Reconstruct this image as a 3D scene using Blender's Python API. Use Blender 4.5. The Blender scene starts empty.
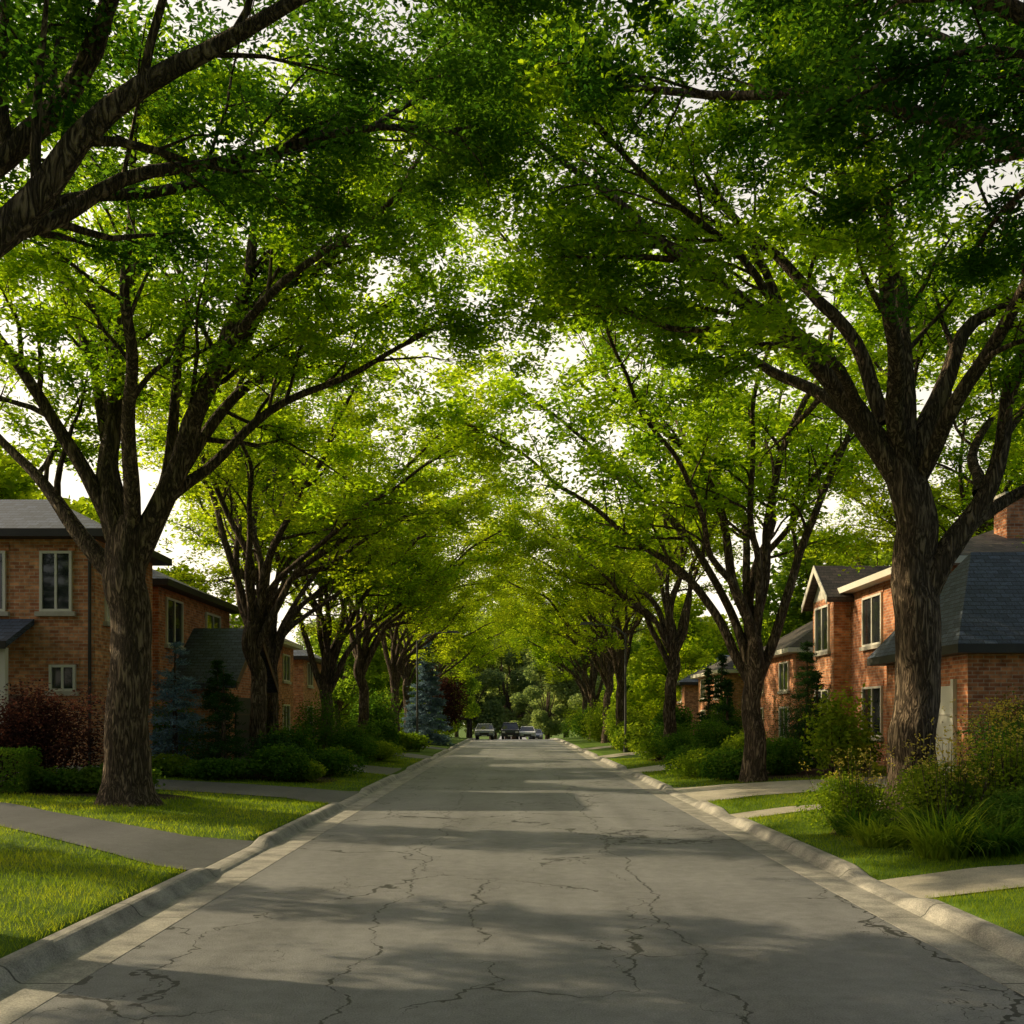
import bpy, math, random
import numpy as np
from mathutils import Vector
R=np.random.default_rng(7)
random.seed(7)
scene=bpy.context.scene
COL=scene.collection
XL,XR=-3.75,4.15
# ------------------------------------------------------------------ materials
def nt(name):
    m=bpy.data.materials.new(name); m.use_nodes=True
    n=m.node_tree; n.nodes.clear()
    o=n.nodes.new('ShaderNodeOutputMaterial')
    return m,n,o
def N(n,t,**k):
    x=n.nodes.new(t)
    for a,b in k.items(): setattr(x,a,b)
    return x
def L(n,a,b): n.links.new(a,b)
def ramp(n,fac,stops):
    r=n.nodes.new('ShaderNodeValToRGB')
    e=r.color_ramp.elements
    while len(e)<len(stops): e.new(.5)
    for i,(p,c) in enumerate(stops):
        e[i].position=p; e[i].color=(*c,1) if len(c)==3 else c
    L(n,fac,r.inputs[0]); return r
def math_(n,op,a,b=None,clamp=False):
    x=n.nodes.new('ShaderNodeMath'); x.operation=op; x.use_clamp=clamp
    for i,v in enumerate((a,b)):
        if v is None: continue
        if isinstance(v,(int,float)): x.inputs[i].default_value=v
        else: L(n,v,x.inputs[i])
    return x.outputs[0]
def mixc(n,f,a,b,mode='MIX'):
    x=n.nodes.new('ShaderNodeMix'); x.data_type='RGBA'; x.blend_type=mode
    for i,v in ((0,f),(6,a),(7,b)):
        if isinstance(v,(int,float)): x.inputs[i].default_value=v
        elif isinstance(v,tuple): x.inputs[i].default_value=(*v,1)
        else: L(n,v,x.inputs[i])
    return x.outputs[2]
def noise(n,vec,scale,detail=4,rough=.55,dist=0):
    x=N(n,'ShaderNodeTexNoise'); x.inputs['Scale'].default_value=scale
    x.inputs['Detail'].default_value=detail; x.inputs['Roughness'].default_value=rough
    x.inputs['Distortion'].default_value=dist
    if vec is not None: L(n,vec,x.inputs['Vector'])
    return x
def simple(name,c1,c2,scale=3,rough=.8,bump=.0,bscale=40,spec=.3,metal=0):
    m,n,o=nt(name)
    g=N(n,'ShaderNodeNewGeometry')
    a=noise(n,g.outputs['Position'],scale,3)
    c=ramp(n,a.outputs[0],[(.3,c1),(.7,c2)])
    b=N(n,'ShaderNodeBsdfPrincipled'); b.inputs['Roughness'].default_value=rough
    b.inputs['Specular IOR Level'].default_value=spec; b.inputs['Metallic'].default_value=metal
    L(n,c.outputs[0],b.inputs['Base Color'])
    if bump>0:
        q=noise(n,g.outputs['Position'],bscale,2)
        bb=N(n,'ShaderNodeBump'); bb.inputs['Strength'].default_value=bump; bb.inputs['Distance'].default_value=.02
        L(n,q.outputs[0],bb.inputs['Height']); L(n,bb.outputs[0],b.inputs['Normal'])
    L(n,b.outputs[0],o.inputs[0]); return m
def leafmat(name,dark,mid,light,trans,tf=.45,nscale=.45):
    m,n,o=nt(name)
    g=N(n,'ShaderNodeNewGeometry'); oi=N(n,'ShaderNodeObjectInfo')
    a=noise(n,g.outputs['Position'],nscale,1)
    rp=math_(n,'MULTIPLY',g.outputs['Random Per Island'],.45)
    s=math_(n,'ADD',math_(n,'MULTIPLY',a.outputs[0],1.2),rp)
    s=math_(n,'ADD',s,math_(n,'MULTIPLY',oi.outputs['Random'],.2))
    s=math_(n,'SUBTRACT',s,.42)
    c=ramp(n,s,[(.15,dark),(.5,mid),(.9,light)])
    d=N(n,'ShaderNodeBsdfDiffuse'); L(n,c.outputs[0],d.inputs[0])
    t=N(n,'ShaderNodeBsdfTranslucent')
    tc=mixc(n,1.0,c.outputs[0],trans,'MULTIPLY'); L(n,tc,t.inputs[0])
    mx=N(n,'ShaderNodeMixShader'); mx.inputs[0].default_value=tf
    L(n,d.outputs[0],mx.inputs[1]); L(n,t.outputs[0],mx.inputs[2])
    L(n,mx.outputs[0],o.inputs[0]); return m
M={}
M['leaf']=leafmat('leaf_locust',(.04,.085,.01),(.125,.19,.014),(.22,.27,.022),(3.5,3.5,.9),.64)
M['leaf_near_shaded']=leafmat('leaf_near_shaded',(.015,.045,.011),(.036,.085,.013),(.09,.15,.018),(3.5,3.6,1.1),.48)  # darker copy of the locust leaf, near-canopy shade put into its colours
M['leaf_y']=leafmat('leaf_yellow',(.085,.145,.01),(.18,.235,.018),(.26,.29,.028),(3.1,3.05,.9),.64)
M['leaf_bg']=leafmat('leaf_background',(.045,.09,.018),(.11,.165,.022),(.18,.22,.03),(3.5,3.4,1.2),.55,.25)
M['leaf_far_haze']=leafmat('leaf_distant_haze',(.07,.11,.05),(.15,.2,.08),(.23,.28,.12),(3,2.8,1.6),.5,.15)  # lighter, bluer leaf colours with the distance haze painted in
M['shrub']=leafmat('leaf_shrub',(.024,.065,.012),(.06,.13,.018),(.12,.18,.03),(2.6,2.6,1.2),.4,1.5)
M['shrub_l']=leafmat('leaf_shrub_light',(.07,.13,.015),(.15,.22,.02),(.23,.28,.035),(2.8,2.6,1),.45,1.5)
M['shrub_p']=leafmat('leaf_shrub_purple',(.022,.014,.015),(.055,.026,.024),(.1,.05,.038),(2,1.5,1.2),.3,1.5)
M['shrub_r']=leafmat('leaf_shrub_rust',(.06,.07,.02),(.12,.1,.03),(.17,.14,.04),(2,1.7,1.2),.3,1.5)
M['ever']=leafmat('needle_dark',(.014,.038,.014),(.03,.07,.02),(.05,.1,.028),(1.8,1.8,1),.15,1.5)
M['blue']=leafmat('needle_blue',(.07,.12,.15),(.15,.23,.28),(.24,.33,.38),(1.2,1.2,1.2),.2,1.5)
M['blade']=leafmat('grass_blade',(.07,.125,.01),(.145,.215,.016),(.25,.29,.025),(2.8,2.6,1.2),.42,.7)
M['flower']=leafmat('flower_yellow',(.5,.4,.05),(.6,.5,.08),(.7,.6,.2),(1.5,1.3,1),.3)
def barkmat():
    m,n,o=nt('bark')
    tc=N(n,'ShaderNodeTexCoord'); mp=N(n,'ShaderNodeMapping'); mp.inputs['Scale'].default_value=(1,1,.16)
    L(n,tc.outputs['Object'],mp.inputs[0])
    a=noise(n,mp.outputs[0],34,3,.7,.6); b2=noise(n,tc.outputs['Object'],1.1,2)
    a2=noise(n,mp.outputs[0],11,3,.62,.9)
    rd=math_(n,'MULTIPLY',math_(n,'ABSOLUTE',math_(n,'SUBTRACT',a2.outputs[0],.5)),7,True)
    h=math_(n,'ADD',math_(n,'MULTIPLY',rd,.6),math_(n,'MULTIPLY',a.outputs[0],.45))
    c=ramp(n,h,[(.25,(.028,.018,.012)),(.5,(.135,.09,.06)),(.82,(.34,.245,.165))])
    c2=mixc(n,math_(n,'MULTIPLY',b2.outputs[0],.4),c.outputs[0],(.12,.095,.07))
    b=N(n,'ShaderNodeBsdfPrincipled'); b.inputs['Roughness'].default_value=.9; b.inputs['Specular IOR Level'].default_value=.2
    L(n,c2,b.inputs['Base Color'])
    bb=N(n,'ShaderNodeBump'); bb.inputs['Strength'].default_value=1; bb.inputs['Distance'].default_value=.09
    L(n,h,bb.inputs['Height']); L(n,bb.outputs[0],b.inputs['Normal']); L(n,b.outputs[0],o.inputs[0]); return m
M['bark']=barkmat()
def asphalt(name,base,crack=True,hi=1.5):
    m,n,o=nt(name)
    g=N(n,'ShaderNodeNewGeometry'); P=g.outputs['Position']
    fine=noise(n,P,70,3,.75); mid=noise(n,P,6,4,.65); big=noise(n,P,.45,4,.6)
    mp=N(n,'ShaderNodeMapping'); mp.inputs['Scale'].default_value=(1.2,.07,1); L(n,P,mp.inputs[0])
    lane=noise(n,mp.outputs[0],1,2)
    s=math_(n,'ADD',math_(n,'MULTIPLY',fine.outputs[0],.75),math_(n,'MULTIPLY',mid.outputs[0],.3))
    s=math_(n,'ADD',s,math_(n,'MULTIPLY',big.outputs[0],.3))
    s=math_(n,'ADD',s,math_(n,'MULTIPLY',lane.outputs[0],.3))
    c=ramp(n,s,[(.64,tuple(x*.45 for x in base)),(.82,base),(1.02,tuple(min(1,x*hi) for x in base))]).outputs[0]
    b=N(n,'ShaderNodeBsdfPrincipled'); b.inputs['Roughness'].default_value=.55; b.inputs['Specular IOR Level'].default_value=.45
    if crack:
        wn=noise(n,P,1.1,4,.6); wv=N(n,'ShaderNodeVectorMath'); wv.operation='SCALE'; wv.inputs[3].default_value=1.3
        L(n,wn.outputs[1],wv.inputs[0]); ad=N(n,'ShaderNodeVectorMath'); ad.operation='ADD'
        L(n,P,ad.inputs[0]); L(n,wv.outputs[0],ad.inputs[1])
        mp2=N(n,'ShaderNodeMapping'); mp2.inputs['Scale'].default_value=(1,.55,1); L(n,ad.outputs[0],mp2.inputs[0])
        ks=None
        msk=noise(n,P,.33,2)
        for scl,th,wm in ((.42,.42,.06),(1.3,.53,.1)):
            v=N(n,'ShaderNodeTexVoronoi'); v.feature='DISTANCE_TO_EDGE'; v.inputs['Scale'].default_value=scl
            L(n,mp2.outputs[0],v.inputs['Vector'])
            wid=math_(n,'MULTIPLY',math_(n,'SUBTRACT',msk.outputs[0],th,True),wm)
            k1=math_(n,'LESS_THAN',v.outputs[0],wid); ks=k1 if ks is None else math_(n,'MAXIMUM',ks,k1)
        sx=N(n,'ShaderNodeSeparateXYZ'); L(n,P,sx.inputs[0])
        mpl=N(n,'ShaderNodeMapping'); mpl.inputs['Scale'].default_value=(.0,1,0); L(n,P,mpl.inputs[0])
        ln=noise(n,mpl.outputs[0],.55,7,.62)
        for cx,am in ((-1.25,1.3),(1.55,1.1)):
            off=math_(n,'MULTIPLY',math_(n,'SUBTRACT',ln.outputs[0],.5),am)
            dd=math_(n,'ABSOLUTE',math_(n,'SUBTRACT',math_(n,'SUBTRACT',sx.outputs[0],cx),off))
            w2=math_(n,'MULTIPLY',math_(n,'SUBTRACT',mid.outputs[0],.37,True),.075)
            ks=math_(n,'MAXIMUM',ks,math_(n,'LESS_THAN',dd,w2))
        c=mixc(n,math_(n,'MULTIPLY',ks,.85),c,(.012,.011,.01))
    L(n,c,b.inputs['Base Color'])
    bb=N(n,'ShaderNodeBump'); bb.inputs['Strength'].default_value=.8; bb.inputs['Distance'].default_value=.012
    L(n,fine.outputs[0],bb.inputs['Height']); L(n,bb.outputs[0],b.inputs['Normal']); L(n,b.outputs[0],o.inputs[0]); return m
M['road']=asphalt('asphalt_road',(.205,.2,.205))
M['drive']=asphalt('asphalt_driveway',(.1,.1,.106),False)
M['drivec']=asphalt('concrete_driveway',(.42,.37,.3),False)
def concrete():
    m,n,o=nt('concrete_kerb')
    g=N(n,'ShaderNodeNewGeometry'); P=g.outputs['Position']
    fine=noise(n,P,60,3,.7); mid=noise(n,P,3,5)
    s=math_(n,'ADD',math_(n,'MULTIPLY',fine.outputs[0],.5),math_(n,'MULTIPLY',mid.outputs[0],.5))
    c=ramp(n,s,[(.35,(.14,.13,.12)),(.5,(.31,.29,.26)),(.65,(.52,.47,.41))]).outputs[0]
    sx=N(n,'ShaderNodeSeparateXYZ'); L(n,P,sx.inputs[0])
    fr=math_(n,'FRACT',math_(n,'MULTIPLY',sx.outputs[1],.4))
    j=math_(n,'LESS_THAN',fr,.009)
    c=mixc(n,math_(n,'MULTIPLY',j,.8),c,(.03,.028,.025))
    b=N(n,'ShaderNodeBsdfPrincipled'); b.inputs['Roughness'].default_value=.85
    L(n,c,b.inputs['Base Color'])
    bb=N(n,'ShaderNodeBump'); bb.inputs['Strength'].default_value=.5; bb.inputs['Distance'].default_value=.015
    L(n,fine.outputs[0],bb.inputs['Height']); L(n,bb.outputs[0],b.inputs['Normal'])
    L(n,b.outputs[0],o.inputs[0]); return m
M['conc']=concrete()
M['lawn']=simple('lawn',(.05,.1,.012),(.115,.175,.022),2.2,.95,0,60,.1)
M['mulch']=simple('soil',(.02,.014,.01),(.06,.042,.03),9,.95,.9,50,.1)
def brick(name,c1,c2,mort):
    m,n,o=nt(name)
    g=N(n,'ShaderNodeNewGeometry'); s=N(n,'ShaderNodeSeparateXYZ'); L(n,g.outputs['Position'],s.inputs[0])
    s2=N(n,'ShaderNodeSeparateXYZ'); L(n,g.outputs['True Normal'],s2.inputs[0])
    f=math_(n,'GREATER_THAN',math_(n,'ABSOLUTE',s2.outputs[0]),.5)
    u=math_(n,'ADD',math_(n,'MULTIPLY',s.outputs[1],f),math_(n,'MULTIPLY',s.outputs[0],math_(n,'SUBTRACT',1,f)))
    cb=N(n,'ShaderNodeCombineXYZ'); L(n,u,cb.inputs[0]); L(n,s.outputs[2],cb.inputs[1])
    bt=N(n,'ShaderNodeTexBrick'); bt.inputs['Scale'].default_value=1
    bt.inputs['Brick Width'].default_value=.26; bt.inputs['Row Height'].default_value=.09; bt.inputs['Mortar Size'].default_value=.009
    bt.inputs['Bias'].default_value=0
    bt.inputs['Color1'].default_value=(*c1,1); bt.inputs['Color2'].default_value=(*c2,1); bt.inputs['Mortar'].default_value=(*mort,1)
    L(n,cb.outputs[0],bt.inputs['Vector'])
    a=noise(n,g.outputs['Position'],5,4); r=ramp(n,a.outputs[0],[(.3,(.6,.55,.53)),(.7,(1.3,1.25,1.2))])
    c=mixc(n,1.0,bt.outputs[0],r.outputs[0],'MULTIPLY')
    b=N(n,'ShaderNodeBsdfPrincipled'); b.inputs['Roughness'].default_value=.88; b.inputs['Specular IOR Level'].default_value=.2
    L(n,c,b.inputs['Base Color'])
    L(n,b.outputs[0],o.inputs[0]); return m
M['brickA']=brick('brick_orange',(.7,.34,.17),(.4,.15,.075),(.48,.39,.3))
M['brickB']=brick('brick_red',(.64,.27,.13),(.32,.115,.06),(.45,.35,.27))
def shingle(name,ca,cb_):
    m,n,o=nt(name)
    g=N(n,'ShaderNodeNewGeometry'); s=N(n,'ShaderNodeSeparateXYZ'); L(n,g.outputs['Position'],s.inputs[0])
    s2=N(n,'ShaderNodeSeparateXYZ'); L(n,g.outputs['True Normal'],s2.inputs[0])
    f=math_(n,'GREATER_THAN',math_(n,'ABSOLUTE',s2.outputs[0]),math_(n,'ABSOLUTE',s2.outputs[1]))
    u=math_(n,'ADD',math_(n,'MULTIPLY',s.outputs[1],f),math_(n,'MULTIPLY',s.outputs[0],math_(n,'SUBTRACT',1,f)))
    cb=N(n,'ShaderNodeCombineXYZ'); L(n,u,cb.inputs[0]); L(n,s.outputs[2],cb.inputs[1])
    bt=N(n,'ShaderNodeTexBrick'); bt.inputs['Scale'].default_value=1
    bt.inputs['Brick Width'].default_value=.3; bt.inputs['Row Height'].default_value=.11; bt.inputs['Mortar Size'].default_value=.008
    bt.inputs['Color1'].default_value=(*ca,1); bt.inputs['Color2'].default_value=(*cb_,1); bt.inputs['Mortar'].default_value=(.01,.01,.011,1)
    L(n,cb.outputs[0],bt.inputs['Vector'])
    a=noise(n,g.outputs['Position'],25,2); r=ramp(n,a.outputs[0],[(.3,(.6,.6,.6)),(.7,(1.5,1.5,1.5))])
    c=mixc(n,1.0,bt.outputs[0],r.outputs[0],'MULTIPLY')
    b=N(n,'ShaderNodeBsdfPrincipled'); b.inputs['Roughness'].default_value=.8
    L(n,c,b.inputs['Base Color']); L(n,b.outputs[0],o.inputs[0]); return m
M['roofA']=shingle('shingles_grey',(.065,.085,.13),(.035,.047,.07))
M['roofB']=shingle('shingles_brown',(.085,.063,.055),(.045,.036,.032))
M['white']=simple('white_paint',(.62,.58,.5),(.72,.68,.6),1,.5)
M['stone']=simple('sill_stone',(.4,.36,.3),(.5,.46,.4),4,.8)
M['dark']=simple('dark_trim',(.03,.027,.025),(.045,.04,.035),2,.5)
M['glass']=simple('window_glass',(.012,.014,.016),(.03,.033,.036),.8,.06,spec=.9)
M['metal']=simple('metal_grey',(.08,.08,.08),(.12,.12,.12),3,.5,metal=.4)
M['rubber']=simple('tyre_rubber',(.015,.015,.015),(.025,.025,.025),3,.8)
M['wood']=simple('door_wood',(.1,.05,.03),(.14,.07,.04),3,.5)
# ------------------------------------------------------------------ mesh helpers
def empty(name,loc):
    e=bpy.data.objects.new(name,None); e.location=loc; COL.objects.link(e); e.empty_display_size=.5; return e
def put(name,me,mat,parent=None,loc=(0,0,0)):
    ob=bpy.data.objects.new(name,me); COL.objects.link(ob); ob.location=loc
    if mat is not None and not me.materials: me.materials.append(mat)
    if parent: ob.parent=parent
    return ob
def mk(name,V,F,mat,parent=None,smooth=False):
    V=[tuple(v) for v in V]
    if parent: 
        p=parent.location; V=[(v[0]-p[0],v[1]-p[1],v[2]-p[2]) for v in V]
    me=bpy.data.meshes.new(name); me.from_pydata(V,[],F)
    if smooth:
        for q in me.polygons: q.use_smooth=True
    me.update()
    return put(name,me,mat,parent)
def fast(name,V,F):
    me=bpy.data.meshes.new(name); k=F.shape[1]
    me.vertices.add(len(V)); me.vertices.foreach_set('co',np.ascontiguousarray(V,dtype=np.float32).ravel())
    me.loops.add(F.size); me.loops.foreach_set('vertex_index',np.ascontiguousarray(F,dtype=np.int32).ravel())
    me.polygons.add(len(F)); me.polygons.foreach_set('loop_start',np.arange(len(F),dtype=np.int32)*k)
    me.update(calc_edges=True); me.validate(); return me
def box(name,x0,x1,y0,y1,z0,z1,mat,parent=None):
    V=[(x,y,z) for z in (z0,z1) for x,y in ((x0,y0),(x1,y0),(x1,y1),(x0,y1))]
    F=[(3,2,1,0),(4,5,6,7),(0,1,5,4),(1,2,6,5),(2,3,7,6),(3,0,4,7)]
    return mk(name,V,F,mat,parent)
def cyl(name,p,r,h,axis,mat,parent=None,seg=16,r2=None):
    r2=r if r2 is None else r2; V=[];F=[]
    for j,(t,rr) in enumerate(((0,r),(h,r2))):
        for i in range(seg):
            a=2*math.pi*i/seg; c,s=rr*math.cos(a),rr*math.sin(a)
            V.append({'x':(p[0]+t,p[1]+c,p[2]+s),'y':(p[0]+c,p[1]+t,p[2]+s),'z':(p[0]+c,p[1]+s,p[2]+t)}[axis])
    for i in range(seg): F.append((i,(i+1)%seg,seg+(i+1)%seg,seg+i))
    F.append(tuple(range(seg))[::-1]); F.append(tuple(range(seg,2*seg)))
    return mk(name,V,F,mat,parent)
# ------------------------------------------------------------------ terrain
YS=sorted(set(list(np.arange(4,62,.25))+[-80,-40,-20,-10,-4,0]+list(np.arange(62,240,4.))+[240,300,400,700]))
def prof(y):
    y=np.asarray(y,float)
    return np.where(y<84,0,np.where(y<114,-(y-84)**2*.0006,-.54-(np.minimum(y,190)-114)*.036))
def lat(x):
    return np.interp(x,[-700,-11,-7,-4.9,XL-.22,XL-.18,XR+.18,XR+.22,5.3,7.3,11,700],[.5,.5,.3,.17,.115,-.06,-.06,.115,.17,.3,.5,.5])
drops_L=[(12.9,15.2),(22.5,26),(33.5,37.5),(47,50.5),(60,63)]
drops_R=[(10.8,12.2),(19.2,20.2),(23,27),(35,38),(48,51),(60,63)]
def dip(x,y):
    x=np.asarray(x,float); y=np.asarray(y,float); out=np.zeros(np.broadcast(x,y).shape)
    for lst,s in ((drops_L,-1),(drops_R,1)):
        xe=XL-.2 if s<0 else XR+.2
        e=np.clip(1-np.maximum(0,(x-xe)*s)/1.2,0,1)*(x*s>0)*((x-xe)*s>-.06)
        for a,b in lst:
            w=np.clip(np.minimum(y-(a-.6),(b+.6)-y)/.6,0,1)
            out=np.maximum(out,.085*w*e)
    return out
def H(x,y): return prof(y)+lat(x)-dip(x,y)
def grid(name,xs,ys,zf,mat):
    X,Y=np.meshgrid(xs,ys); Z=zf(X,Y); V=np.stack([X,Y,Z],-1).reshape(-1,3)
    nx,ny=len(xs),len(ys); i=np.arange(nx-1)[None,:]+np.arange(ny-1)[:,None]*nx; i=i.ravel()
    F=np.stack([i,i+1,i+1+nx,i+nx],1); me=fast(name,V,F); return put(name,me,mat)
xs=[-700,-300,-100,-50,-25]+list(np.arange(-14,-4,.25))+[XL-.22,XL-.18,0,XR+.18,XR+.22]+list(np.arange(4.75,14.1,.25))+[25,50,100,300,700]
grid('ground',xs,YS,H,M['lawn'])
grid('road',[-3.3,-1,1.2,3.7],YS,lambda x,y: prof(y)+.0,M['road'])
def kerb(side):
    lst=drops_L if side<0 else drops_R; xe=XL if side<0 else XR
    ys=[y for y in YS if -20<=y<=240]
    cs=[(-.47,-.05,0),(-.47,.004,0),(-.06,.006,0),(-.02,.03,.2),(.03,.1,.85),(.065,.128,1),(.1,.14,1),(.2,.14,1),(.235,.125,1),(.25,.02,.6)]
    V=[];F=[]
    for y in ys:
        d=0
        for a,b in lst: d=max(d,min(1,max(0,min(y-(a-.5),(b+.5)-y)/.5)))
        for o,z,k in cs:
            zz=z-(z-.03)*d*.75*(1 if k>0 else 0) if z>.03 else z
            V.append((xe+side*o,y,zz+float(prof(y))))
    n=len(cs)
    for j in range(len(ys)-1):
        for i in range(n-1):
            a=j*n+i; f=(a,a+1,a+1+n,a+n); F.append(f if side<0 else f[::-1])
    mk('kerb',V,F,M['conc'])
kerb(-1); kerb(1)
def drive(name,knots,mat,side,off=.016):
    kx=[k[0] for k in knots]; o=np.argsort(kx); kx=np.array(kx)[o]; a=np.array([k[1] for k in knots])[o]; b=np.array([k[2] for k in knots])[o]
    xx=np.arange(kx[0],kx[-1]+.01,.25) ; V=[];F=[];n=13
    for x in xx:
        y0,y1=np.interp(x,kx,a),np.interp(x,kx,b)
        for t in np.linspace(0,1,n):
            y=y0+(y1-y0)*t; V.append((x,y,float(H(x,y))+off))
    for j in range(len(xx)-1):
        for i in range(n-1):
            q=j*n+i; F.append((q,q+n,q+n+1,q+1))
    mk(name,V,F,mat)
DR=[('L','driveway',[(-3.98,12.3,15.5),(-5,13.0,15.4),(-8,15.4,17.4),(-9.2,16.0,18.4),(-14,17.1,20),(-30,18,20.5)],M['drive']),
('L','driveway',[(-3.98,22.1,26.2),(-5,22.6,25.6),(-11,23,25.8),(-24,23,25.8)],M['drive']),
('L','driveway',[(-3.98,33.2,37.8),(-5,33.6,37.4),(-9.4,33.6,37.4)],M['drive']),
('L','driveway',[(-3.98,47,50.5),(-12,47,50.5)],M['drive']),('L','driveway',[(-3.98,60,63),(-12,60,63)],M['drive']),
('R','garden_path',[(4.38,10.7,12.0),(20,10.9,12.2)],M['drivec']),
('R','garden_path',[(4.38,19.2,20.2),(8,19.5,20.4),(20,20,21)],M['drivec']),
('R','driveway',[(4.38,22.7,27.3),(5.4,23.1,26.9),(10.3,23.3,26.4)],M['drivec']),
('R','driveway',[(4.38,35,38),(11.5,35,38)],M['drivec']),('R','driveway',[(4.38,48,51),(12,48,51)],M['drivec']),('R','driveway',[(4.38,60,63),(12,60,63)],M['drivec'])]
for s,nm,k,m in DR: drive(nm,k,m,s)
def on_drive(x,y,mar=.0):
    out=np.zeros(x.shape,bool)
    for s,nm,k,m in DR:
        kk=sorted(k,key=lambda q:q[0]); kx=[q[0] for q in kk]
        y0=np.interp(x,kx,[q[1] for q in kk]); y1=np.interp(x,kx,[q[2] for q in kk])
        out|=(x>kx[0])&(x<kx[-1])&(y>y0-mar)&(y<y1+mar)
    return out
def bed(cx,cy,rx,ry,seed):
    n=28; V=[(cx,cy,float(H(cx,cy))+.03)];F=[]
    rings=8
    for j in range(1,rings+1):
        for i in range(n):
            a=2*math.pi*i/n; q=(1+.12*math.sin(3*a+seed)+.06*math.sin(7*a))*j/rings
            x,y=cx+rx*q*math.cos(a),cy+ry*q*math.sin(a)
            V.append((x,y,float(H(x,y))+(.03 if j<rings else -.01)))
    for i in range(n): F.append((0,1+i,1+(i+1)%n))
    for j in range(rings-1):
        for i in range(n):
            a=1+j*n+i;b=1+j*n+(i+1)%n; F.append((a,a+n,b+n,b))
    mk('garden_bed',V,F,M['mulch'])
BEDS=[(7.7,15.2,2.5,2.6),(8.2,30.4,2.8,2.6),(-9.5,21.2,2.6,1.0),(-8.2,29.2,3.2,2.4),(8,42,2.2,3),(-8,42.5,2,3)]
for i,b in enumerate(BEDS): bed(*b,i)
def in_bed(x,y):
    o=np.zeros(x.shape,bool)
    for cx,cy,rx,ry in BEDS: o|=((x-cx)/rx)**2+((y-cy)/ry)**2<.85
    return o
def grass():
    P=[]
    for x0,x1,y0,y1,den in ((-12,XL-.26,4,13,1000),(-14,XL-.26,13,22,450),(-13,XL-.26,22,45,170),(XR+.26,12,6,13,1000),(XR+.26,13,13,23,450),(XR+.26,13,23,45,170)):
        n=int((x1-x0)*(y1-y0)*den); x=R.uniform(x0,x1,n); y=R.uniform(y0,y1,n); P.append(np.stack([x,y],1))
    P=np.concatenate(P); k=~on_drive(P[:,0],P[:,1],-.03)&~in_bed(P[:,0],P[:,1])
    k&=np.abs(P[:,0])<P[:,1]*.56+1.0
    P=P[k]; n=len(P); z=H(P[:,0],P[:,1])-.005
    B=np.column_stack([P,z]); a=R.uniform(0,2*np.pi,n); far=np.clip(P[:,1]/14,.7,2.2)
    w=(.0045*far)*R.uniform(.7,1.4,n); h=R.uniform(.035,.085,n)
    sd=np.column_stack([np.cos(a),np.sin(a),np.zeros(n)])*w[:,None]
    ln=np.column_stack([R.normal(0,.5,n),R.normal(0,.5,n),np.ones(n)])*h[:,None]
    V=np.stack([B-sd,B+sd,B+ln],1).reshape(-1,3); F=np.arange(3*n).reshape(-1,3)
    put('grass',fast('grass',V,F),M['blade'])
grass()
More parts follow.
